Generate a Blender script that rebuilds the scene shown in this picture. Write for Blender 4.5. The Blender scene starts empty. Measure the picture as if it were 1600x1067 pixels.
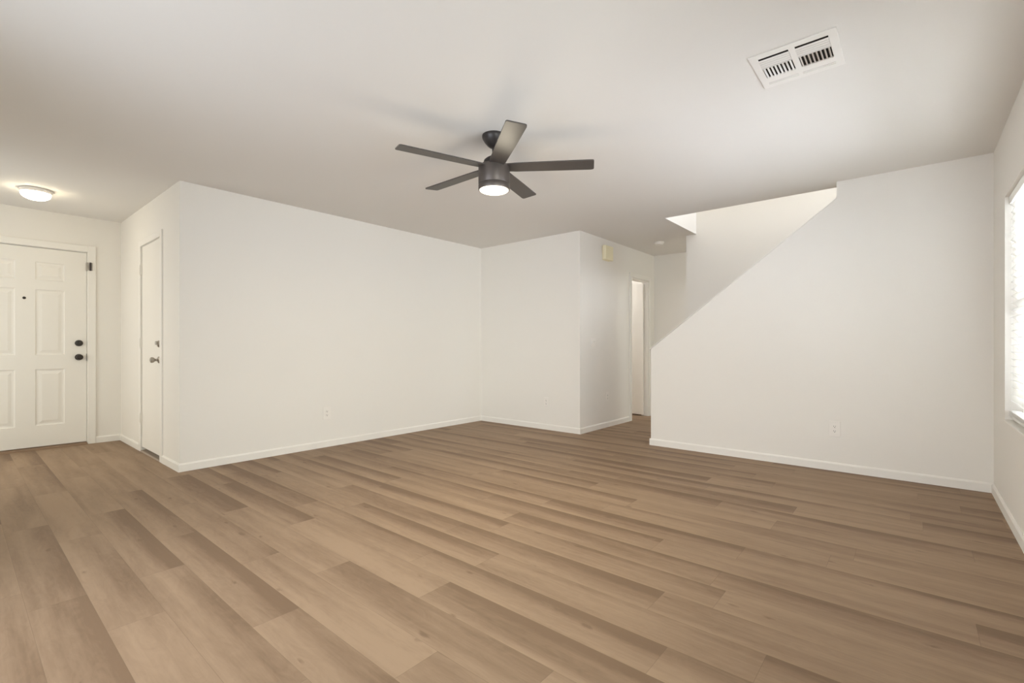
import bpy, bmesh, math, random
from mathutils import Vector, Matrix
random.seed(7)
scene = bpy.context.scene
COL = scene.collection
PI = math.pi

# ------------------------------------------------------------------ camera
HC, H = 1.052, 2.44                      # lens height, ceiling height
cam_data = bpy.data.cameras.new('camera')
cam = bpy.data.objects.new('camera', cam_data); COL.objects.link(cam)
cam_data.sensor_width = 36.0
cam_data.lens = 742.0 / 1600.0 * 36.0
cam_data.shift_y = 7.5 / 1600.0
cam_data.clip_start = 0.02
cam.location = (0, 0, HC)
fx, fy = 0.7638, 0.6455                  # looking direction on the floor
cam.rotation_euler = (PI / 2, 0, math.atan2(fy, fx) - PI / 2)
scene.camera = cam

# ------------------------------------------------------------------ world and light
world = bpy.data.worlds.new('daylight'); scene.world = world
world.use_nodes = True
bg = world.node_tree.nodes['Background']

def area(name, loc, rot, sx, sy, power, color):
    d = bpy.data.lights.new(name, 'AREA'); d.shape = 'RECTANGLE'
    d.size, d.size_y, d.energy, d.color = sx, sy, power, color
    o = bpy.data.objects.new(name, d); o.location = loc; o.rotation_euler = rot
    COL.objects.link(o); return o

# daylight in the window openings; near, rear and entry are added, unseen sources
LP = dict(side=(106, 108, 122), near=(72, 73, 73), rear=(30, 32, 37), entry=(4.5, 3.3, 2.4), stair=(35, 36.5, 40),
          fan=(16, 13.7, 9), fanp=(3.6, 3.25, 2.55), room=(28, 28.5, 30), flush=(25, 22, 16),
          fanlens=(1.25, 1.12, .86), world=(2.5, 2.65, 2.5), ground=(1.75, 1.97, 2.1), hall=(7, 6.4, 5))
def pc(k):                                # power and colour of one light from its three channels
    p = max(LP[k]); return p, tuple(c / max(p, 1e-9) for c in LP[k])
def window_light(name, key, loc, rot, sx, sy, spread):
    p, c = pc(key); o = area(name, loc, rot, sx, sy, p, c); o.data.spread = spread; return o
DOWN = math.radians(8)
window_light('daylight_side_window', 'side', (3.34, -0.80, 1.35), (PI / 2 - DOWN, 0, 0), 1.9, 1.4, 2.6)
window_light('added_daylight_near', 'near', (0.45, -1.20, 1.40), (PI / 2 - DOWN, 0, -math.radians(47)), 1.5, 1.35, 2.0)
window_light('added_daylight_rear', 'rear', (-0.95, 1.9, 1.25), (PI / 2 - DOWN, 0, -PI / 2), 2.0, 1.8, 2.3)
window_light('added_daylight_entry', 'entry', (-0.95, 5.75, 1.25), (PI / 2 - DOWN, 0, -PI / 2), 1.3, 1.8, 2.3)
window_light('daylight_stair_window', 'stair', (5.47, -0.62, 3.9), (PI / 2 - DOWN, 0, 0), 0.8, 1.2, 2.8)
# sky above the horizon, lit ground below it
wnt = world.node_tree; wtc = wnt.nodes.new('ShaderNodeTexCoord'); wsp = wnt.nodes.new('ShaderNodeSeparateXYZ')
wmr = wnt.nodes.new('ShaderNodeMapRange'); wmx = wnt.nodes.new('ShaderNodeMix'); wmx.data_type = 'RGBA'
wmr.inputs[1].default_value = -0.04; wmr.inputs[2].default_value = 0.04
wnt.links.new(wtc.outputs['Generated'], wsp.inputs[0]); wnt.links.new(wsp.outputs['Z'], wmr.inputs[0])
wnt.links.new(wmr.outputs[0], wmx.inputs[0])
wmx.inputs[6].default_value = (*LP['ground'], 1); wmx.inputs[7].default_value = (*LP['world'], 1)
wnt.links.new(wmx.outputs[2], bg.inputs['Color']); bg.inputs['Strength'].default_value = 1.0

scene.view_settings.view_transform = 'Standard'
scene.view_settings.look = 'None'
scene.view_settings.gamma = 1.0
scene.view_settings.use_curve_mapping = False
scene.view_settings.exposure = 0.04
scene.cycles.use_denoising = True
scene.cycles.max_bounces = 16
scene.cycles.diffuse_bounces = 10
scene.cycles.glossy_bounces = 4
scene.cycles.transparent_max_bounces = 12
scene.cycles.sample_clamp_indirect = 60.0

# ------------------------------------------------------------------ materials
def mat(name, color, rough=0.6, metal=0.0, spec=0.3, bump=None, emit=None):
    m = bpy.data.materials.new(name); m.use_nodes = True
    nt = m.node_tree; b = nt.nodes['Principled BSDF']
    b.inputs['Base Color'].default_value = (*color, 1)
    b.inputs['Roughness'].default_value = rough
    b.inputs['Metallic'].default_value = metal
    b.inputs['Specular IOR Level'].default_value = spec
    if emit:
        b.inputs['Emission Color'].default_value = (*emit[0], 1)
        b.inputs['Emission Strength'].default_value = emit[1]
    if bump:
        scale, strength = bump
        tc = nt.nodes.new('ShaderNodeTexCoord')
        n = nt.nodes.new('ShaderNodeTexNoise'); n.inputs['Scale'].default_value = scale
        n.inputs['Detail'].default_value = 3
        bp = nt.nodes.new('ShaderNodeBump'); bp.inputs['Strength'].default_value = strength
        bp.inputs['Distance'].default_value = 0.002
        nt.links.new(tc.outputs['Object'], n.inputs['Vector'])
        nt.links.new(n.outputs['Fac'], bp.inputs['Height'])
        nt.links.new(bp.outputs['Normal'], b.inputs['Normal'])
    return m

M_WALL = mat('wall_paint', (0.800, 0.775, 0.725), 0.75, spec=0.15, bump=(90, 0.12))
M_CEIL = mat('ceiling_paint', (0.760, 0.738, 0.702), 0.9, spec=0.05, bump=(60, 0.15))
M_TRIM = mat('trim_paint', (0.820, 0.797, 0.747), 0.45, spec=0.3)
M_DOOR = mat('door_paint', (0.810, 0.785, 0.730), 0.5, spec=0.25)
M_PLASTIC = mat('white_plastic', (0.82, 0.79, 0.74), 0.4, spec=0.4)
M_CREAM = mat('cream_plastic', (0.80, 0.735, 0.52), 0.5, spec=0.3)
M_SLOT = mat('dark_slot', (0.06, 0.05, 0.045), 0.7)
M_BRONZE = mat('fan_bronze', (0.105, 0.088, 0.078), 0.42, 0.55, 0.4)
M_CANOPY = mat('fan_black', (0.035, 0.030, 0.028), 0.38, 0.3, 0.4)
M_BLADE = mat('fan_blade', (0.066, 0.056, 0.049), 0.40, 0.0, 0.45, bump=(30, 0.05))
M_KNOB = mat('dark_bronze_knob', (0.045, 0.038, 0.032), 0.35, 0.6, 0.5)
M_NICKEL = mat('satin_nickel', (0.42, 0.38, 0.33), 0.3, 1.0)
M_VENT = mat('vent_enamel', (0.80, 0.775, 0.735), 0.5, spec=0.3)
M_DUCT = mat('duct_shade', (0.035, 0.030, 0.026), 0.9, spec=0.05)  # dark colour stands in for the shade inside the duct
M_VINYL = mat('window_vinyl', (0.86, 0.86, 0.84), 0.4, spec=0.4)
M_THRESH = mat('threshold_wood', (0.23, 0.15, 0.095), 0.5, spec=0.3)
M_SADDLE = mat('threshold_metal', (0.38, 0.31, 0.25), 0.45, 0.3)
M_FANLENS = mat('fan_lens_glass', (0.95, 0.92, 0.84), 0.4, emit=(pc('fanlens')[1], pc('fanlens')[0]))
M_HALLLENS = mat('flush_lens_glass', (0.95, 0.93, 0.88), 0.4, emit=(pc('flush')[1], pc('flush')[0]))
M_GAP = mat('gap_shade_dark', (0.08, 0.07, 0.06), 0.8, spec=0.05)  # near-black colour for the shade in the gaps round door slabs

def blind_material():
    m = bpy.data.materials.new('blind_slat_white'); m.use_nodes = True
    nt = m.node_tree; b = nt.nodes['Principled BSDF']; out = nt.nodes['Material Output']
    b.inputs['Base Color'].default_value = (0.86, 0.85, 0.82, 1); b.inputs['Roughness'].default_value = 0.45
    t = nt.nodes.new('ShaderNodeBsdfTranslucent'); t.inputs['Color'].default_value = (0.92, 0.90, 0.86, 1)
    mx = nt.nodes.new('ShaderNodeMixShader'); mx.inputs[0].default_value = 0.20
    nt.links.new(b.outputs[0], mx.inputs[1]); nt.links.new(t.outputs[0], mx.inputs[2])
    nt.links.new(mx.outputs[0], out.inputs['Surface']); return m
M_BLIND = blind_material()

def glass_material():
    m = bpy.data.materials.new('window_glass'); m.use_nodes = True
    nt = m.node_tree; out = nt.nodes['Material Output']; nt.nodes.remove(nt.nodes['Principled BSDF'])
    t = nt.nodes.new('ShaderNodeBsdfTransparent'); t.inputs['Color'].default_value = (0.96, 0.98, 0.97, 1)
    g = nt.nodes.new('ShaderNodeBsdfGlossy'); g.inputs['Roughness'].default_value = 0.02
    fr = nt.nodes.new('ShaderNodeFresnel'); fr.inputs['IOR'].default_value = 1.45
    mx = nt.nodes.new('ShaderNodeMixShader')
    nt.links.new(fr.outputs[0], mx.inputs[0]); nt.links.new(t.outputs[0], mx.inputs[1])
    nt.links.new(g.outputs[0], mx.inputs[2]); nt.links.new(mx.outputs[0], out.inputs['Surface']); return m
M_GLASS = glass_material()

def floor_material():
    m = bpy.data.materials.new('vinyl_plank_oak'); m.use_nodes = True
    nt = m.node_tree; N = nt.nodes; L = nt.links
    b = N['Principled BSDF']
    PW, PL = 0.178, 1.22
    def math_(op, a, c=None, d=None):
        n = N.new('ShaderNodeMath'); n.operation = op
        for i, v in enumerate((a, c, d)):
            if v is None: continue
            if isinstance(v, (int, float)): n.inputs[i].default_value = v
            else: L.new(v, n.inputs[i])
        return n.outputs[0]
    geo = N.new('ShaderNodeNewGeometry')
    sep = N.new('ShaderNodeSeparateXYZ'); L.new(geo.outputs['Position'], sep.inputs[0])
    x, y = sep.outputs['X'], sep.outputs['Y']
    xr = math_('DIVIDE', math_('SUBTRACT', x, 0.730 - 56 * 0.178), PW)
    row = math_('FLOOR', xr); fxr = math_('FRACT', xr)
    wn = N.new('ShaderNodeTexWhiteNoise'); wn.noise_dimensions = '1D'; L.new(row, wn.inputs['W'])
    yr = math_('ADD', math_('DIVIDE', math_('ADD', y, 20.0), PL), wn.outputs['Value'])
    col = math_('FLOOR', yr); fyr = math_('FRACT', yr)
    pid = N.new('ShaderNodeCombineXYZ'); L.new(row, pid.inputs[0]); L.new(col, pid.inputs[1])
    wp = N.new('ShaderNodeTexWhiteNoise'); wp.noise_dimensions = '3D'; L.new(pid.outputs[0], wp.inputs['Vector'])
    sc = N.new('ShaderNodeSeparateColor'); L.new(wp.outputs['Color'], sc.inputs[0])
    r1, r2, r3 = sc.outputs[0], sc.outputs[1], sc.outputs[2]
    def noise(sx, sy, shift, detail, rough=0.55, dist=0.0):
        c = N.new('ShaderNodeCombineXYZ')
        L.new(math_('ADD', math_('MULTIPLY', x, sx), math_('MULTIPLY', r1, 57.0 * shift)), c.inputs[0])
        L.new(math_('ADD', math_('MULTIPLY', y, sy), math_('MULTIPLY', r2, 91.0 * shift)), c.inputs[1])
        L.new(math_('MULTIPLY', r3, 33.0 * shift), c.inputs[2])
        n = N.new('ShaderNodeTexNoise'); n.inputs['Scale'].default_value = 1.0
        n.inputs['Detail'].default_value = detail; n.inputs['Roughness'].default_value = rough
        n.inputs['Distortion'].default_value = dist
        L.new(c.outputs[0], n.inputs['Vector']); return n.outputs['Fac']
    # some planks are dark along one long edge and fade across; long streaks and grain over all
    broad = noise(9.5, 0.50, 1.0, 2.0, 0.5, 0.35)      # long soft streaks
    mid = noise(17.0, 1.3, 1.0, 3.0, 0.55, 0.5)
    fine = noise(110.0, 4.0, 1.0, 4.0, 0.6, 0.3)       # grain
    figure = noise(22.0, 6.0, 1.0, 4.0, 0.62, 1.8)     # cathedral figure
    drift = noise(1.0, 0.9, 1.0, 1.0)                  # where along the plank the dark edge shows
    side = math_('POWER', fxr, 1.5)
    amount = math_('MAXIMUM', math_('SUBTRACT', math_('ADD', drift, math_('MULTIPLY', r3, 0.6)), 0.52), 0.0)
    darkedge = math_('MULTIPLY', side, math_('MULTIPLY', amount, 2.0))
    tone = math_('ADD', math_('MULTIPLY', math_('SUBTRACT', broad, 0.5), 1.25),
                 math_('MULTIPLY', math_('SUBTRACT', r1, 0.5), 0.16))
    tone = math_('SUBTRACT', tone, darkedge)
    tone = math_('ADD', tone, math_('MULTIPLY', math_('SUBTRACT', mid, 0.5), 1.0))
    tone = math_('ADD', tone, math_('MULTIPLY', math_('SUBTRACT', fine, 0.5), 0.46))
    tone = math_('ADD', tone, math_('MULTIPLY', math_('SUBTRACT', figure, 0.5), 0.62))
    # a few small knots
    kc = N.new('ShaderNodeCombineXYZ')
    L.new(math_('ADD', math_('MULTIPLY', x, 6.0), math_('MULTIPLY', r1, 40.0)), kc.inputs[0])
    L.new(math_('ADD', math_('MULTIPLY', y, 2.2), math_('MULTIPLY', r2, 40.0)), kc.inputs[1])
    vo = N.new('ShaderNodeTexVoronoi'); vo.voronoi_dimensions = '2D'; vo.inputs['Scale'].default_value = 1.0
    L.new(kc.outputs[0], vo.inputs['Vector'])
    vsep = N.new('ShaderNodeSeparateColor'); L.new(vo.outputs['Color'], vsep.inputs[0])
    mr = N.new('ShaderNodeMapRange'); mr.interpolation_type = 'SMOOTHSTEP'
    L.new(math_('ADD', vo.outputs['Distance'], math_('MULTIPLY', math_('SUBTRACT', figure, 0.5), 0.16)), mr.inputs[0])
    mr.inputs[1].default_value = 0.0; mr.inputs[2].default_value = 0.075; mr.inputs[3].default_value = 1.0; mr.inputs[4].default_value = 0.0
    knot = math_('MULTIPLY', mr.outputs[0], math_('GREATER_THAN', vsep.outputs[0], 0.72))
    tone = math_('SUBTRACT', tone, math_('MULTIPLY', knot, 0.60))
    tone = math_('ADD', tone, 0.76)
    ramp = N.new('ShaderNodeValToRGB'); L.new(tone, ramp.inputs[0])
    e = ramp.color_ramp.elements
    e[0].position = 0.0; e[0].color = (0.187, 0.119, 0.072, 1)
    e[1].position = 1.0; e[1].color = (0.334, 0.232, 0.151, 1)
    k = ramp.color_ramp.elements.new(0.5); k.color = (0.265, 0.179, 0.114, 1)
    # hairline joints
    def edge(f, w):
        return math_('LESS_THAN', math_('MINIMUM', f, math_('SUBTRACT', 1.0, f)), w)
    seam = math_('MAXIMUM', edge(fxr, 0.005), edge(fyr, 0.0009))
    mix = N.new('ShaderNodeMix'); mix.data_type = 'RGBA'
    L.new(math_('MULTIPLY', seam, 0.30), mix.inputs[0]); L.new(ramp.outputs[0], mix.inputs[6])
    mix.inputs[7].default_value = (0.10, 0.066, 0.042, 1)
    L.new(mix.outputs[2], b.inputs['Base Color'])
    L.new(math_('ADD', 0.50, math_('MULTIPLY', fine, 0.12)), b.inputs['Roughness'])
    b.inputs['Specular IOR Level'].default_value = 0.28
    bp = N.new('ShaderNodeBump'); bp.inputs['Strength'].default_value = 0.12; bp.inputs['Distance'].default_value = 0.001
    L.new(fine, bp.inputs['Height']); L.new(bp.outputs['Normal'], b.inputs['Normal'])
    return m
M_FLOOR = floor_material()

# ------------------------------------------------------------------ mesh helpers
def add_box(bm, lo, hi, mi=0):
    x0, y0, z0 = lo; x1, y1, z1 = hi
    v = [bm.verts.new(p) for p in ((x0, y0, z0), (x1, y0, z0), (x1, y1, z0), (x0, y1, z0),
                                   (x0, y0, z1), (x1, y0, z1), (x1, y1, z1), (x0, y1, z1))]
    for f in ((3, 2, 1, 0), (4, 5, 6, 7), (0, 1, 5, 4), (1, 2, 6, 5), (2, 3, 7, 6), (3, 0, 4, 7)):
        bm.faces.new([v[i] for i in f]).material_index = mi

def add_prism(bm, profile, axis, a, b):
    """profile: 2D polygon; axis 'x': (y,z) swept in x; 'y': (x,z) swept in y; 'z': (x,y) swept in z."""
    def P(u, v, w):
        return {'x': (w, u, v), 'y': (u, w, v), 'z': (u, v, w)}[axis]
    lo = [bm.verts.new(P(u, v, a)) for u, v in profile]
    hi = [bm.verts.new(P(u, v, b)) for u, v in profile]
    n = len(profile)
    bm.faces.new(lo); bm.faces.new(hi[::-1])
    for i in range(n):
        j = (i + 1) % n
        bm.faces.new((lo[i], hi[i], hi[j], lo[j]))
    bmesh.ops.recalc_face_normals(bm, faces=bm.faces[:])

def add_lathe(bm, prof, seg=48, m=Matrix(), mi=0):
    """prof: list of (radius, height) turned about the local z axis, then moved by matrix m."""
    rings = []
    for r, h in prof:
        if r < 1e-6:
            rings.append([bm.verts.new(m @ Vector((0, 0, h)))])
        else:
            rings.append([bm.verts.new(m @ Vector((r * math.cos(2 * PI * i / seg), r * math.sin(2 * PI * i / seg), h)))
                          for i in range(seg)])
    for A, B in zip(rings, rings[1:]):
        for i in range(seg):
            j = (i + 1) % seg
            if len(A) == 1 and len(B) == 1: continue
            if len(A) == 1: f = (A[0], B[i], B[j])
            elif len(B) == 1: f = (A[i], A[j], B[0])
            else: f = (A[i], A[j], B[j], B[i])
            bm.faces.new(f).material_index = mi

def grid_solid(bm, us, vs, filled, P, w0, w1):
    """Cells us x vs, kept where filled(i, j); only outer faces made. P(u, v, w) -> point."""
    nu, nv = len(us) - 1, len(vs) - 1
    F = [[filled(i, j) for j in range(nv)] for i in range(nu)]
    vc = {}
    def V(i, j, k):
        if (i, j, k) not in vc: vc[(i, j, k)] = bm.verts.new(P(us[i], vs[j], (w0, w1)[k]))
        return vc[(i, j, k)]
    for i in range(nu):
        for j in range(nv):
            if not F[i][j]: continue
            bm.faces.new((V(i, j, 0), V(i + 1, j, 0), V(i + 1, j + 1, 0), V(i, j + 1, 0)))
            bm.faces.new((V(i, j, 1), V(i, j + 1, 1), V(i + 1, j + 1, 1), V(i + 1, j, 1)))
            for di, dj, a, b in ((-1, 0, (i, j), (i, j + 1)), (1, 0, (i + 1, j), (i + 1, j + 1)),
                                 (0, -1, (i, j), (i + 1, j)), (0, 1, (i, j + 1), (i + 1, j + 1))):
                ii, jj = i + di, j + dj
                if 0 <= ii < nu and 0 <= jj < nv and F[ii][jj]: continue
                bm.faces.new((V(*a, 0), V(*b, 0), V(*b, 1), V(*a, 1)))
    bmesh.ops.recalc_face_normals(bm, faces=bm.faces[:])

def obj(name, bm, mats, parent=None, smooth=False, bevel=0.0, seg=2, loc=None):
    me = bpy.data.meshes.new(name)
    bmesh.ops.recalc_face_normals(bm, faces=bm.faces[:])
    bm.to_mesh(me); bm.free()
    for m in (mats if isinstance(mats, (list, tuple)) else [mats]): me.materials.append(m)
    o = bpy.data.objects.new(name, me); COL.objects.link(o)
    if parent: o.parent = parent
    if loc: o.location = loc
    if smooth:
        for p in me.polygons: p.use_smooth = True
        try: me.set_sharp_from_angle(angle=math.radians(35))
        except Exception: pass
    if bevel:
        md = o.modifiers.new('bevel', 'BEVEL'); md.width = bevel; md.segments = seg
        md.limit_method = 'ANGLE'; md.angle_limit = math.radians(40)
    return o

def tag(o, label, cat, group=None, kind=None):
    o['label'] = label; o['category'] = cat
    if group: o['group'] = group
    if kind: o['kind'] = kind
    return o

def thing(name, label, cat, loc, group=None, rotz=0.0):
    o = bpy.data.objects.new(name, None); COL.objects.link(o)
    o.empty_display_size = 0.05
    o.location = loc; o.rotation_euler = (0, 0, rotz)
    return tag(o, label, cat, group)

def struct(name, bm, m, label, cat, **kw):
    return tag(obj(name, bm, m, **kw), label, cat, kind='structure')

def copy_tree(o, parent=None):
    c = o.copy(); COL.objects.link(c)
    if parent: c.parent = parent
    for ch in list(o.children): copy_tree(ch, c)
    return c

# ------------------------------------------------------------------ room shell (metres; X runs along the long left wall, Y along the stair wall)
XS, XSB = 4.83, 4.97          # stair wall front / back
XB, YA, YC = 4.87, 4.69, 3.05 # back wall, left wall, hall wall
XK, YE = 1.24, 6.80           # closet wall, entry wall
YG = -0.44                    # right wall
XE, XH = 5.97, 7.00           # wall beyond the stair, end of hall
XL = -0.60                    # wall behind the lens
TOP = 5.05                    # ceiling of the stairwell

bm = bmesh.new(); add_box(bm, (XL - .15, YG - .15, -0.12), (7.3, YE + .25, 0))
struct('floor', bm, M_FLOOR, 'light brown wood-look plank floor across the whole empty room', 'floor')

bm = bmesh.new()
xs = [XL - .15, 5.00, XE + .05, 7.3]; ys = [YG - .15, 2.055, YE + .25]
grid_solid(bm, xs, ys, lambda i, j: not (i == 1 and j == 0), lambda u, v, w: (u, v, w), H, H + 0.26)
struct('ceiling', bm, M_CEIL, 'flat off-white ceiling with an opening above the stairs', 'ceiling')

def wall_x(name, y0, y1, xa, xb, za, zb, holes, label, m=None):     # runs along X
    us = sorted({xa, xb, *[h[0] for h in holes], *[h[1] for h in holes]})
    vs = sorted({za, zb, *[h[2] for h in holes], *[h[3] for h in holes]})
    def f(i, j):
        u, v = (us[i] + us[i + 1]) / 2, (vs[j] + vs[j + 1]) / 2
        return not any(h[0] < u < h[1] and h[2] < v < h[3] for h in holes)
    bm = bmesh.new(); grid_solid(bm, us, vs, f, lambda u, v, w: (u, w, v), y0, y1)
    return struct(name, bm, m or M_WALL, label, 'wall')
def wall_y(name, x0, x1, ya, yb, za, zb, holes, label, m=None):     # runs along Y
    us = sorted({ya, yb, *[h[0] for h in holes], *[h[1] for h in holes]})
    vs = sorted({za, zb, *[h[2] for h in holes], *[h[3] for h in holes]})
    def f(i, j):
        u, v = (us[i] + us[i + 1]) / 2, (vs[j] + vs[j + 1]) / 2
        return not any(h[0] < u < h[1] and h[2] < v < h[3] for h in holes)
    bm = bmesh.new(); grid_solid(bm, us, vs, f, lambda u, v, w: (w, u, v), x0, x1)
    return struct(name, bm, m or M_WALL, label, 'wall')

W1 = (2.43, 4.285, 0.583, 1.99)          # window in view
W2 = (0.40, 1.90, 0.583, 1.99)           # added window beside the lens, out of frame, to let in light
W4 = (5.10, 6.40, 0.20, 2.08)            # added opening facing the entry, out of frame, to brighten it
W3 = (0.90, 2.90, 0.20, 2.08)            # added opening behind the lens, unseen, for soft light
D1 = (0.025, 0.957, 0.0, 2.065)          # front door opening
D2 = (5.235, 5.915, 0.0, 2.05)           # closet door opening
D3 = (6.22, 6.80, 0.0, 2.03)             # hall door opening

wall_x('wall_left', YA, YA + .114, XK, XB, 0, H, [], 'long plain off-white wall between the closet door corner and the far corner')
wall_y('wall_back', XB, XB + .114, YC, YA + .114, 0, H, [], 'short off-white wall facing the room beside the hall entrance')
wall_x('wall_hall', YC, YC + .114, XB + .114, XH, 0, H, [D3], 'off-white hall wall with door chime and switch, running to the hall door')
wall_y('wall_hall_end', XH, XH + .114, YG - .14, YA, 0, H, [], 'dim off-white end wall of the hall above the stair slope')
wall_y('wall_closet', XK, XK + .114, YA + .114, YE, 0, H, [D2], 'narrow off-white entry side wall with the flush closet door')
wall_x('wall_entry', YE, YE + .15, XL - .15, XK + .114, 0, H, [D1], 'off-white entry wall around the panelled front door')
wall_x('wall_right', YG - .14, YG, XL - .15, XSB, 0, H, [W1, W2], 'off-white right wall with the blind-covered window')
wall_y('wall_rear', XL - .15, XL, YG, YE, 0, H, [W3, W4], 'off-white wall behind the viewer with added unseen openings for light')
wall_y('wall_stair_back', XE, XE + .115, YG - .14, 2.18, 0, TOP, [], 'bright off-white wall on the far side of the stairwell')

# sloped half wall of the stair
bm = bmesh.new()
add_prism(bm, [(YG, 0), (2.14, 0), (2.14, 1.025), (0.495, 2.300), (0.495, H), (YG, H)], 'x', XS, XSB)
ws = struct('wall_stair', bm, M_WALL, 'off-white stair wall whose top edge slopes up to the ceiling on the right', 'wall')
bm = bmesh.new()     # thin cap following the slope
dy, dz = 0.495 - 2.14, 2.300 - 1.025; ln = math.hypot(dy, dz); ny, nz = -dz / ln * -1, -dy / ln
add_prism(bm, [(2.14 + .018, 1.025 - .010), (2.14 + .018 + ny * .007, 1.025 - .010 + nz * .007),
               (0.4955, 2.3085), (0.4955, 2.300)], 'x', XS - .004, XSB + .004)
obj('wall_cap', bm, M_TRIM, ws)
# upper stairwell
bm = bmesh.new()
add_box(bm, (XSB - .12, 2.055, H + .26), (XE, 2.18, TOP))
struct('wall_stairwell_head', bm, M_WALL, 'bright end face of the stair opening above the ceiling line', 'wall')
bm = bmesh.new(); add_box(bm, (XSB - .12, YG - .14, H + .26), (5.00, 2.055, TOP))
struct('wall_stairwell_front', bm, M_WALL, 'upper stairwell wall above the room ceiling', 'wall')
wall_x('wall_stairwell_side', YG - .14, YG, XSB, XE, 0, TOP, [(5.07, 5.87, 3.3, 4.5)], 'outer wall of the stairwell with a high window')
bm = bmesh.new(); add_box(bm, (XSB - .12, YG - .14, TOP), (XE + .115, 2.18, TOP + .1))
struct('ceiling_stairwell', bm, M_CEIL, 'ceiling high above the stairwell', 'ceiling')
# staircase between the two stair walls
bm = bmesh.new()
prof = [(2.05, 0)]
yy, zz = 2.05, 0.0
for i in range(10):
    zz += 0.19; prof.append((yy, zz)); yy -= 0.245; prof.append((yy, zz))
prof.append((yy, 0))
add_prism(bm, prof, 'x', XSB + .002, XE - .002)
struct('trim_staircase', bm, M_FLOOR, 'steps rising behind the sloped stair wall', 'stairs')
# small room behind the hall door
wall_x('wall_side_room', YC + 1.75, YC + 1.86, XB + .114, 7.25, 0, H, [], 'far wall of the room behind the hall door')
wall_y('wall_side_room_end', XH + .114, XH + .2, YC, YC + 1.75, 0, H, [], 'end wall of the room behind the hall door')

# ------------------------------------------------------------------ baseboards
BH, BT = 0.070, 0.012
def bb_prof(s):                      # thickness direction s, profile (offset, z)
    return [(0, 0), (s * BT, 0), (s * BT, BH - .012), (s * BT * .45, BH), (0, BH)]
def bb_x(bm, y, s, xa, xb): add_prism(bm, [(y + u, z) for u, z in bb_prof(s)], 'x', xa, xb)
def bb_y(bm, x, s, ya, yb): add_prism(bm, [(x + u, z) for u, z in bb_prof(s)], 'y', ya, yb)
def baseboard(name, label, runs):
    bm = bmesh.new()
    for axis, c, s, a, b in runs: (bb_x if axis == 'x' else bb_y)(bm, c, s, a, b)
    struct(name, bm, M_TRIM, label, 'baseboard')
baseboard('baseboard_left', 'white baseboard along the long left wall', [('x', YA, -1, XK - BT, XB - BT)])
baseboard('baseboard_back', 'white baseboard along the short wall beside the hall', [('y', XB, -1, YC - BT, YA)])
baseboard('baseboard_hall', 'white baseboard along the hall wall up to the door casing', [('x', YC, -1, XB, 6.155)])
baseboard('baseboard_stair', 'white baseboard along the foot of the sloped stair wall', [('y', XS, -1, YG, 2.14 + BT), ('x', 2.14, 1, XS, XSB)])
baseboard('baseboard_right', 'white baseboard under the blind-covered window', [('x', YG, 1, XL, XS - BT)])
baseboard('baseboard_closet', 'short white baseboards on both sides of the closet door', [('y', XK, -1, YA, 5.172), ('y', XK, -1, 5.978, YE - BT)])
baseboard('baseboard_entry', 'short white baseboard right of the front door', [('x', YE, -1, 1.022, XK)])
baseboard('baseboard_hall_end', 'white baseboard across the end of the hall', [('y', XH, -1, YG, YC)])

# ------------------------------------------------------------------ doors
def panel_slab(bm, w, h, t, panels, d=0.008):
    """Slab in local coords: u 0..w, v 0..h, front face at depth 0 (towards -y), back at t, moulded panels."""
    us = sorted({0, w, *[p[0] for p in panels], *[p[1] for p in panels]})
    vs = sorted({0, h, *[p[2] for p in panels], *[p[3] for p in panels]})
    P = lambda u, v, q: (u, q, v)
    vc = {}
    def V(u, v, q):
        k = (round(u, 5), round(v, 5), round(q, 5))
        if k not in vc: vc[k] = bm.verts.new(P(u, v, q))
        return vc[k]
    for a, b in zip(us, us[1:]):
        for c, e in zip(vs, vs[1:]):
            mu, mv = (a + b) / 2, (c + e) / 2
            if any(p[0] < mu < p[1] and p[2] < mv < p[3] for p in panels): continue
            bm.faces.new((V(a, c, 0), V(b, c, 0), V(b, e, 0), V(a, e, 0)))
    for a, b, c, e in panels:
        rings = [(0, 0), (.006, d * .75), (.014, d), (.026, d), (.050, d * .30)]
        prev = None
        for ins, q in rings:
            r = [V(a + ins, c + ins, q), V(b - ins, c + ins, q), V(b - ins, e - ins, q), V(a + ins, e - ins, q)]
            if prev:
                for i in range(4): bm.faces.new((prev[i], prev[(i + 1) % 4], r[(i + 1) % 4], r[i]))
            prev = r
        bm.faces.new(prev)
    # back and edges
    k = [bm.verts.new(P(u, v, t)) for u, v in ((0, 0), (w, 0), (w, h), (0, h))]
    bm.faces.new(k[::-1])
    f = [bm.verts.new(P(u, v, 0)) for u, v in ((0, 0), (w, 0), (w, h), (0, h))]
    for i in range(4): bm.faces.new((f[i], f[(i + 1) % 4], k[(i + 1) % 4], k[i]))

# --- front door: opening D1, slab face 22 mm behind the wall face
fz0, fz1, fx0, fx1 = 0.028, 2.058, 0.031, 0.951
pan = []
W = fx1 - fx0; HH = fz1 - fz0
for a, b in ((0.105, 0.386), (0.528, 0.748)):
    for c, e in ((0.215, 0.790), (0.935, 1.605), (1.700, 1.885)):
        pan.append((a + 0.0, b, c, e))
bm = bmesh.new(); panel_slab(bm, W, HH, 0.044, pan)
door = tag(obj('door_1', bm, M_DOOR, loc=(fx0, YE + .020, fz0)),
           'white six-panel front door with dark knob and deadbolt', 'door', kind='structure')
def dchild(name, bm, m, **kw): return obj(name, bm, m, door, **kw)
def rel(bmx, o): bmesh.ops.translate(bmx, verts=bmx.verts[:], vec=-Vector(o.location))
bm = bmesh.new()
for a, b in ((D1[0] - .066, D1[0]), (D1[1], D1[1] + .066)):
    add_box(bm, (a, YE - .016, 0), (b, YE, D1[3] + .066))
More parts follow.
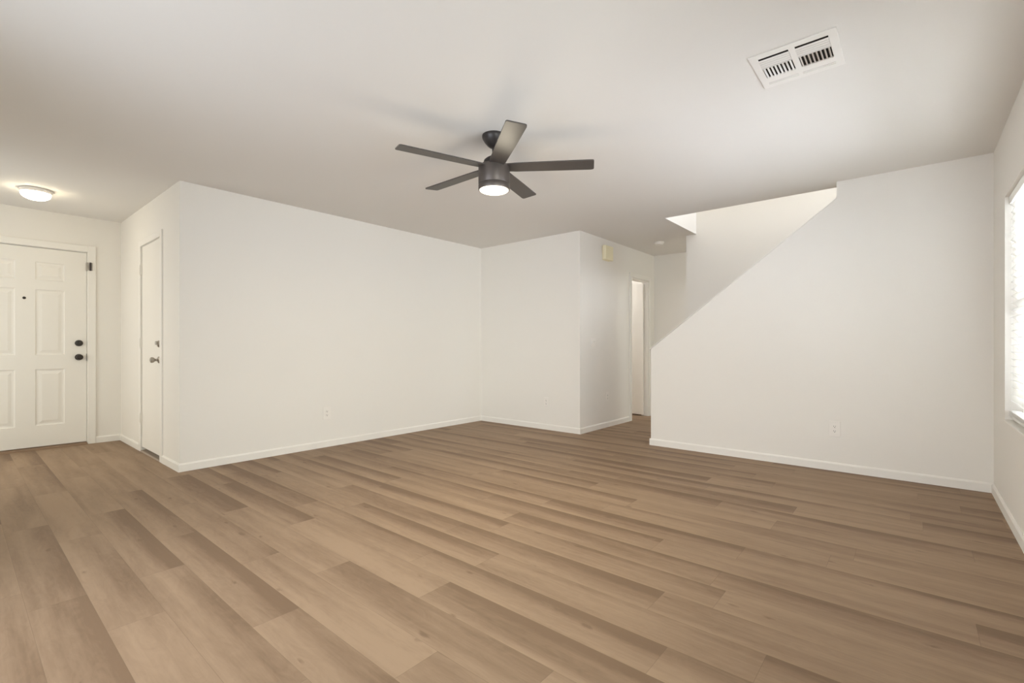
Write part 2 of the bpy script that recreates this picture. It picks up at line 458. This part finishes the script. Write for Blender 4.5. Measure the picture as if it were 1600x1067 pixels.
add_box(bm, (D1[0], YE - .016, D1[3]), (D1[1], YE, D1[3] + .066))
rel(bm, door); dchild('casing', bm, M_TRIM, bevel=.004)
bm = bmesh.new()
add_box(bm, (D1[0] - .001, YE, 0), (D1[0] + .004, YE + .12, D1[3]))
add_box(bm, (D1[1] - .004, YE, 0), (D1[1] + .001, YE + .12, D1[3]))
add_box(bm, (D1[0], YE, D1[3] - .004), (D1[1], YE + .12, D1[3] + .001))
rel(bm, door); dchild('jamb', bm, M_TRIM)
bm = bmesh.new()
add_box(bm, (D1[0], YE + .066, 0), (D1[1], YE + .12, D1[3] - .004))
rel(bm, door); dchild('gap_shade_panel', bm, M_GAP)  # dark panel across the opening, paints shade into the slab's gaps
bm = bmesh.new()
add_prism(bm, [(YE - .035, 0.0), (YE - .030, .012), (YE + .012, .022), (YE + .12, .022), (YE + .12, 0)], 'x', D1[0] + .004, D1[1] - .004)
rel(bm, door); dchild('threshold', bm, M_THRESH)['label'] = 'brown wooden threshold'
RX = Matrix.Rotation(PI / 2, 4, 'X')          # lathe axis +z -> -y
def at(x, y, z): return Matrix.Translation((x, y, z)) @ RX
yf = YE + .020
bm = bmesh.new(); add_lathe(bm, [(0, 0), (.033, 0), (.033, .010), (.028, .014), (.012, .016), (.010, .040), (.018, .046), (.027, .054), (.029, .064), (.025, .074), (.012, .079), (0, .080)], 40, at(.889, yf, .936))
rel(bm, door); dchild('door_knob', bm, M_KNOB, smooth=True)['label'] = 'dark bronze round knob'
bm = bmesh.new(); add_lathe(bm, [(0, 0), (.033, 0), (.033, .012), (.027, .020), (0, .022)], 40, at(.889, yf, 1.086))
rel(bm, door); db = dchild('deadbolt', bm, M_KNOB, smooth=True); db['label'] = 'dark bronze deadbolt rose'
bm = bmesh.new(); add_box(bm, (.883, yf - .042, 1.072), (.895, yf - .020, 1.100)); rel(bm, door)
obj('thumb_turn', bm, M_KNOB, db, bevel=.003)
bm = bmesh.new(); add_lathe(bm, [(0, 0), (.013, 0), (.013, .003), (.009, .005), (.006, .004), (0, .003)], 24, at(.480, yf, 1.539)); rel(bm, door)
dchild('peephole', bm, M_KNOB, smooth=True)['label'] = 'small dark peephole'
bm = bmesh.new(); add_box(bm, (.949, yf - .004, .898), (.956, yf + .010, .972)); rel(bm, door)
dchild('strike_plate', bm, M_KNOB)
# latch guard on the casing
bm = bmesh.new(); add_box(bm, (.945, YE - .022, 1.868), (.962, YE + .017, 1.952)); add_box(bm, (.970, YE - .019, 1.868), (.996, YE - .016, 1.952)); rel(bm, door)
lg = dchild('latch_guard', bm, M_NICKEL); lg['label'] = 'metal latch guard on the casing'
bm = bmesh.new(); add_lathe(bm, [(0, 0), (.009, 0), (.009, .088), (0, .088)], 20, Matrix.Translation((.977, YE - .026, 1.866))); rel(bm, door)
obj('latch_pin', bm, M_SLOT, lg, smooth=True)

# --- closet door in the closet wall (flush slab, faces -X)
bm = bmesh.new(); add_box(bm, (XK + .004, D2[0] + .004, .045), (XK + .039, D2[1] - .006, D2[3] - .004))
door = tag(obj('door_2', bm, M_DOOR), 'plain white flush closet door with satin metal knob and deadbolt', 'door', kind='structure')
bm = bmesh.new()
for a, b in ((D2[0] - .060, D2[0]), (D2[1], D2[1] + .060)):
    add_box(bm, (XK - .013, a, 0), (XK, b, D2[3] + .060))
add_box(bm, (XK - .013, D2[0], D2[3]), (XK, D2[1], D2[3] + .060))
dchild('casing', bm, M_TRIM, bevel=.004)
bm = bmesh.new()
add_box(bm, (XK, D2[0] - .001, 0), (XK + .114, D2[0] + .003, D2[3]))
add_box(bm, (XK, D2[1] - .004, 0), (XK + .114, D2[1] + .001, D2[3]))
add_box(bm, (XK, D2[0], D2[3] - .003), (XK + .114, D2[1], D2[3] + .001))
dchild('jamb', bm, M_TRIM)
bm = bmesh.new(); add_box(bm, (XK + .040, D2[0], .03), (XK + .060, D2[1], D2[3])); dchild('gap_shade_backing', bm, M_GAP)  # dark panel behind the slab, shade of its gaps as colour
bm = bmesh.new(); add_prism(bm, [(XK - .012, 0), (XK - .006, .012), (XK + .05, .016), (XK + .11, .012), (XK + .114, 0)], 'y', D2[0] + .003, D2[1] - .004)
dchild('threshold', bm, M_SADDLE)['label'] = 'brown metal threshold'
RY = Matrix.Rotation(-PI / 2, 4, 'Y')         # lathe axis +z -> -x
def atx(x, y, z): return Matrix.Translation((x, y, z)) @ RY
xf = XK + .004
bm = bmesh.new(); add_lathe(bm, [(0, 0), (.031, 0), (.031, .006), (.026, .012), (.012, .016), (.010, .028), (.014, .036), (.024, .046), (.027, .058), (.024, .067), (.012, .072), (0, .073)], 40, atx(xf, 5.300, .927))
dchild('door_knob', bm, M_NICKEL, smooth=True)['label'] = 'satin metal round knob'
bm = bmesh.new(); add_lathe(bm, [(0, 0), (.031, 0), (.031, .008), (.024, .016), (0, .018)], 40, atx(xf, 5.300, 1.075))
db = dchild('deadbolt', bm, M_NICKEL, smooth=True); db['label'] = 'satin metal deadbolt'
bm = bmesh.new(); add_box(bm, (xf - .034, 5.290, 1.066), (xf - .016, 5.310, 1.098)); obj('thumb_turn', bm, M_NICKEL, db, bevel=.003)
for z in (1.815, 1.084, 0.334):
    bm = bmesh.new(); add_box(bm, (XK - .010, D2[1] - .012, z - .045), (XK + .003, D2[1] + .004, z + .045))
    add_lathe(bm, [(0, -.048), (.007, -.048), (.007, .048), (0, .048)], 16, Matrix.Translation((XK - .014, D2[1] - .003, z)))
    dchild('hinge', bm, M_DOOR, smooth=True)

# --- hall door, standing open into the room behind it
bm = bmesh.new(); add_box(bm, (6.752, YC + .068, .022), (6.787, YC + .640, 2.000))
door = tag(obj('door_3', bm, M_DOOR), 'white door standing open at the end of the hall', 'door', kind='structure')
bm = bmesh.new()
for a, b in ((D3[0] - .062, D3[0]), (D3[1], D3[1] + .062)):
    add_box(bm, (a, YC - .016, 0), (b, YC, D3[3] + .062))
add_box(bm, (D3[0], YC - .016, D3[3]), (D3[1], YC, D3[3] + .062))
dchild('casing', bm, M_TRIM, bevel=.004)
bm = bmesh.new()
add_box(bm, (D3[0] - .001, YC, 0), (D3[0] + .012, YC + .114, D3[3]))
add_box(bm, (D3[1] - .006, YC, 0), (D3[1] + .001, YC + .114, D3[3]))
add_box(bm, (D3[0], YC, D3[3] - .012), (D3[1], YC + .114, D3[3] + .001))
dchild('jamb', bm, M_TRIM)
for z in (1.80, 1.02, 0.26):
    bm = bmesh.new(); add_box(bm, (6.786, YC + .050, z - .045), (6.797, YC + .076, z + .045))
    add_lathe(bm, [(0, -.047), (.007, -.047), (.007, .047), (0, .047)], 16, Matrix.Translation((6.790, YC + .058, z)))
    dchild('hinge', bm, M_TRIM, smooth=True)

# added unseen light that brightens the open hall door
pd = bpy.data.lights.new('side_room_fill', 'POINT'); pd.energy, pd.color = pc('room'); pd.shadow_soft_size = .12
po = bpy.data.objects.new('side_room_fill', pd); po.location = (6.15, YC + 1.35, 2.2); COL.objects.link(po)

# added fill light, unseen round the corner of the hall
pd = bpy.data.lights.new('hall_fill', 'POINT'); pd.energy, pd.color = pc('hall'); pd.shadow_soft_size = .12
po = bpy.data.objects.new('hall_fill', pd); po.location = (6.52, 0.9, 2.15); COL.objects.link(po)

# ------------------------------------------------------------------ window with frame and pane
def build_window(name, wn, y_in, y_out, label):
    xa, xb, za, zb = wn
    f = .045
    y0, y1 = y_out + .015, y_out + .060
    bm = bmesh.new()
    add_box(bm, (xa, y0, za), (xa + f, y1, zb)); add_box(bm, (xb - f, y0, za), (xb, y1, zb))
    add_box(bm, (xa + f, y0, za), (xb - f, y1, za + f)); add_box(bm, (xa + f, y0, zb - f), (xb - f, y1, zb))
    w = tag(obj(name, bm, M_VINYL, bevel=.003), label, 'window', kind='structure')
    zm = (za + zb) / 2
    bm = bmesh.new(); add_box(bm, (xa + f, y0 + .005, zm - .02), (xb - f, y1 - .003, zm + .02))
    obj('meeting_rail', bm, M_VINYL, w, bevel=.003)
    for a, b in ((za + f, zm - .02), (zm + .02, zb - f)):
        bm = bmesh.new(); add_box(bm, (xa + f, y0 + .018, a), (xb - f, y0 + .022, b)); obj('pane', bm, M_GLASS, w)
    bm = bmesh.new(); add_box(bm, (xa - .0, y1, za - .0005), (xb, y_in + .006, za + .010)); obj('window_sill', bm, M_TRIM, w, bevel=.003)
    return w
build_window('window_1', W1, YG, YG - .14, 'bright window on the right wall behind a white slatted blind')
build_window('added_window', W2, YG, YG - .14, 'added unseen window of the right wall beside the viewer, for light')  # added window, never in view, lets daylight in

# blind hung inside the recess
BX0, BX1, BY = W1[0] + .012, W1[1] - .008, YG - .045
bl = thing('window_blind', 'white horizontal slat blind hanging in the right wall window', 'blind', (BX0, BY, W1[2] + .012))
o = Vector(bl.location)
bm = bmesh.new(); add_box(bm, (0, -.026, W1[3] - .052 - o.z), (BX1 - BX0, .028, W1[3] - .003 - o.z)); obj('head_rail', bm, M_BLIND, bl, bevel=.003)
bm = bmesh.new(); add_box(bm, (0, -.024, .012), (BX1 - BX0, .024, .030)); obj('bottom_rail', bm, M_BLIND, bl, bevel=.004)
bm = bmesh.new()
n = 8; hw = .0255
pts = [(-hw + 2 * hw * i / n, .0035 * (1 - (2 * i / n - 1) ** 2)) for i in range(n + 1)]
prof = [(u, v) for u, v in pts] + [(u, v - .0028) for u, v in reversed(pts)]
add_prism(bm, prof, 'x', 0, BX1 - BX0)
slat0 = obj('slat', bm, M_BLIND, bl)
z = W1[3] - .075 - o.z; k = 0; TILT = math.radians(43)
while z > .075:
    s = slat0 if k == 0 else slat0.copy()
    if k: COL.objects.link(s); s.parent = bl
    s.location = (random.uniform(-.002, .002), 0, z); s.rotation_euler = (TILT + random.uniform(-.03, .03), 0, 0)
    z -= .0435; k += 1
for q in range(4):
    s = slat0.copy(); COL.objects.link(s); s.parent = bl
    s.location = (random.uniform(-.003, .003), 0, .034 + q * .0065); s.rotation_euler = (.05, 0, 0)
for fxp in (.06, .5, .94):
    bm = bmesh.new()
    for yy in (-.027, .027):
        add_box(bm, ((BX1 - BX0) * fxp - .001, yy - .0008, .02), ((BX1 - BX0) * fxp + .001, yy + .0008, W1[3] - .05 - o.z))
    obj('ladder_cord', bm, M_BLIND, bl)

# ------------------------------------------------------------------ ceiling fan
fan = thing('ceiling_fan', 'dark bronze five-blade ceiling fan with a glowing round light', 'ceiling fan', (2.315, 2.111, H))
bm = bmesh.new(); add_lathe(bm, [(0, 0), (.078, 0), (.079, -.010), (.076, -.022), (.062, -.045), (.044, -.066), (.030, -.078), (.020, -.082), (0, -.082)], 48)
obj('canopy', bm, M_CANOPY, fan, smooth=True)
bm = bmesh.new(); add_lathe(bm, [(0, -.070), (.013, -.070), (.013, -.175), (0, -.175)], 24)
obj('downrod', bm, M_CANOPY, fan, smooth=True)
bm = bmesh.new(); add_lathe(bm, [(0, -.128), (.018, -.128), (.026, -.136), (.050, -.150), (.066, -.164), (.070, -.178), (.070, -.205), (0, -.205)], 48)
obj('motor_cover', bm, M_CANOPY, fan, smooth=True)
bm = bmesh.new(); add_lathe(bm, [(0, -.200), (.095, -.200), (.1015, -.206), (.1035, -.214), (.1035, -.318), (.1015, -.322), (0, -.322)], 64)
mh = obj('motor_housing', bm, M_BRONZE, fan, smooth=True)
bm = bmesh.new(); add_lathe(bm, [(0, -.320), (.0995, -.320), (.0995, -.327), (0, -.327)], 64)
obj('groove', bm, M_SLOT, mh, smooth=True)
bm = bmesh.new(); add_lathe(bm, [(0, -.326), (.102, -.326), (.1035, -.329), (.1035, -.356), (.1015, -.360), (.094, -.360), (.094, -.345), (0, -.345)], 64)
obj('light_ring', bm, M_BRONZE, fan, smooth=True)
bm = bmesh.new()
add_lathe(bm, [(.097, -.358)] + [(.097 * math.cos(t), -.358 - .020 * math.sin(t)) for t in [PI / 2 * i / 10 for i in range(1, 10)]] + [(0, -.378)], 64)
obj('light_lens', bm, M_FANLENS, fan, smooth=True)['label'] = 'glowing frosted lens'
for nm, key, kind, dz in (('fan_lamp_down', 'fan', 'AREA', .383), ('fan_lamp_round', 'fanp', 'POINT', .470)):
    fl = bpy.data.lights.new(nm, kind); fl.energy, fl.color = pc(key)
    if kind == 'AREA': fl.shape = 'DISK'; fl.size = .17
    else: fl.shadow_soft_size = .085
    flo = bpy.data.objects.new(nm, fl); flo.location = (2.315, 2.111, H - dz); COL.objects.link(flo)

def blade_mesh():
    bm = bmesh.new()
    out = [(.085, -.046), (.14, -.052), (.40, -.057), (.636, -.060), (.645, -.057), (.648, -.050),
           (.654, .040), (.653, .050), (.646, .056), (.632, .059), (.40, .057), (.14, .052), (.085, .046)]
    add_prism(bm, out, 'z', -.004, .004)
    return bm
b0 = obj('blade', blade_mesh(), M_BLADE, fan, bevel=.0015)
PITCH = math.radians(-8)
for i in range(5):
    b = b0 if i == 0 else b0.copy()
    if i: COL.objects.link(b); b.parent = fan
    a = math.radians(17 + 72 * i)
    b.matrix_local = Matrix.Translation((0, 0, -.212)) @ Matrix.Rotation(a, 4, 'Z') @ Matrix.Rotation(PITCH, 4, 'X')

# ------------------------------------------------------------------ flush ceiling light by the front door
fl_ = thing('ceiling_light', 'lit round white flush-mount dome light on the ceiling by the front door', 'ceiling light', (0.490, 5.935, H))
bm = bmesh.new(); add_lathe(bm, [(0, 0), (.098, 0), (.106, -.005), (.108, -.026), (.102, -.034), (0, -.034)], 48); obj('base', bm, M_PLASTIC, fl_, smooth=True)
bm = bmesh.new()
add_lathe(bm, [(0, -.036), (.094, -.036), (.099, -.040)] + [(.099 * math.cos(t), -.042 - .052 * math.sin(t)) for t in [PI / 2 * i / 10 for i in range(1, 10)]] + [(0, -.094)], 48)
obj('lens', bm, M_HALLLENS, fl_, smooth=True)['label'] = 'glowing white glass dome'

# ------------------------------------------------------------------ ceiling vent
vx, vy = 2.655, 0.433
vent = thing('ceiling_vent', 'white square two-panel supply air vent in the ceiling on the right', 'vent', (vx, vy, H))
us = [2.480 - vx, 2.520 - vx, 2.722 - vx, 2.830 - vx]
vs = [.255 - vy, .290 - vy, .421 - vy, .447 - vy, .575 - vy, .610 - vy]
bm = bmesh.new()
grid_solid(bm, us, vs, lambda i, j: not (i == 1 and j in (1, 3)), lambda u, v, w: (u, v, w), -.006, -.0002)
obj('frame', bm, M_VENT, vent, bevel=.002)
bm = bmesh.new()
for a, b in ((.287, .425), (.443, .578)):
    add_box(bm, (2.786 - vx, a - vy, -.009), (2.792 - vx, b - vy, -.005)); add_box(bm, (2.773 - vx, a - vy, -.009), (2.777 - vx, b - vy, -.005))
obj('lip', bm, M_VENT, vent)
for a, b, s in ((.290, .421, 1), (.447, .575, -1)):
    bm = bmesh.new(); add_box(bm, (2.520 - vx, a - vy, -.0012), (2.722 - vx, b - vy, -.0004)); obj('duct_shade_sheet', bm, M_DUCT, vent)  # thin dark sheet painted as the duct's inner shade
    for q in range(4):
        bm = bmesh.new(); x0 = 2.5360 - vx + q * .0195
        w = .0138
        add_prism(bm, [(x0, -.0060), (x0 + w, -.0076), (x0 + w, -.0064), (x0, -.0048)], 'y', a - vy, b - vy)
        obj('louver', bm, M_VENT, vent)
    bm = bmesh.new(); add_box(bm, (2.612 - vx, a - vy, -.010), (2.616 - vx, b - vy, -.002)); obj('divider', bm, M_VENT, vent)
    nf = 8
    for q in range(nf):
        yy = a - vy + (b - a) * (q + .5) / nf
        bm = bmesh.new(); l = .0042 if s > 0 else .0022
        add_prism(bm, [(yy - l, -.011 if s > 0 else -.002), (yy + l, -.002 if s > 0 else -.011),
                       (yy + l + .0010, -.002 if s > 0 else -.011), (yy - l + .0010, -.011 if s > 0 else -.002)], 'x', 2.616 - vx, 2.722 - vx)
        obj('fin', bm, M_VENT, vent)

# ------------------------------------------------------------------ smoke detector
sd = thing('smoke_detector', 'small round white smoke detector on the hall ceiling', 'smoke detector', (6.09, 2.585, H))
bm = bmesh.new(); add_lathe(bm, [(0, 0), (.062, 0), (.064, -.010), (.060, -.022), (0, -.022)], 40); obj('base', bm, M_PLASTIC, sd, smooth=True)
bm = bmesh.new(); add_lathe(bm, [(0, -.020), (.052, -.020), (.050, -.034), (.036, -.040), (0, -.041)], 40); obj('cover', bm, M_PLASTIC, sd, smooth=True)

# ------------------------------------------------------------------ door chime on the hall wall
ch = thing('door_chime', 'cream door chime box high on the hall wall', 'door chime', (5.49, YC, 2.16))
bm = bmesh.new(); add_box(bm, (-.10, -.058, .004), (.10, -.010, .186)); obj('cover', bm, M_CREAM, ch, bevel=.006)
bm = bmesh.new(); add_box(bm, (-.085, -.012, 0), (.085, 0, .180)); obj('back_plate', bm, M_CREAM, ch, bevel=.002)

# ------------------------------------------------------------------ outlets and switch; local: plate in XZ, facing -Y
def make_outlet(w, h):
    e = thing('wall_outlet', '', 'outlet', (0, 0, 0))
    bm = bmesh.new(); add_box(bm, (-w / 2, -.006, -h / 2), (w / 2, 0, h / 2)); obj('plate', bm, M_PLASTIC, e, bevel=.004)
    for s in (-1, 1):
        bm = bmesh.new(); zc = s * .0195
        n = 20; pr = []
        for i in range(n):
            t = 2 * PI * i / n
            pr.append((.0172 * math.cos(t), zc + max(-.0125, min(.0125, .0172 * math.sin(t)))))
        add_prism(bm, pr, 'y', -.009, -.004)
        r = obj('receptacle', bm, M_PLASTIC, e, bevel=.0008)
        bm = bmesh.new()
        add_box(bm, (-.0078, -.0094, zc - .001), (-.0052, -.0088, zc + .0085)); add_box(bm, (.0050, -.0094, zc), (.0074, -.0088, zc + .0075))
        add_lathe(bm, [(0, 0), (.0032, 0), (.0032, .0006), (0, .0006)], 14, at(0, -.0088, zc - .0065))
        obj('slot', bm, M_SLOT, r)
    bm = bmesh.new(); add_lathe(bm, [(0, 0), (.0035, 0), (.0025, .0012), (0, .0014)], 14, at(0, -.006, 0)); obj('screw', bm, M_PLASTIC, e, smooth=True)
    return e
for w, h, loc, rz, lab in (
        (.086, .132, (2.545, YA, .352), 0, 'white power outlet low on the long left wall'),
        (.080, .130, (XS, .507, .354), -PI / 2, 'white power outlet low on the stair wall'),
        (.072, .116, (XB, 3.543, .348), -PI / 2, 'white power outlet low on the short wall beside the hall'),
        (.072, .116, (5.53, YC, .394), 0, 'white power outlet low on the hall wall below the switch')):
    e = make_outlet(w, h); e.location = loc; e.rotation_euler = (0, 0, rz); e['label'] = lab; e['group'] = 'wall outlets'

sw = thing('light_switch', 'white double light switch on the hall wall near the corner', 'light switch', (5.175, YC, 1.105))
bm = bmesh.new(); add_box(bm, (-.058, -.006, -.058), (.058, 0, .058)); obj('plate', bm, M_PLASTIC, sw, bevel=.004)
for sx in (-.023, .023):
    bm = bmesh.new(); add_prism(bm, [(-.006, -.012), (-.0165, .006), (-.0145, .011), (-.006, .012)], 'x', sx - .005, sx + .005)
    obj('toggle', bm, M_PLASTIC, sw)
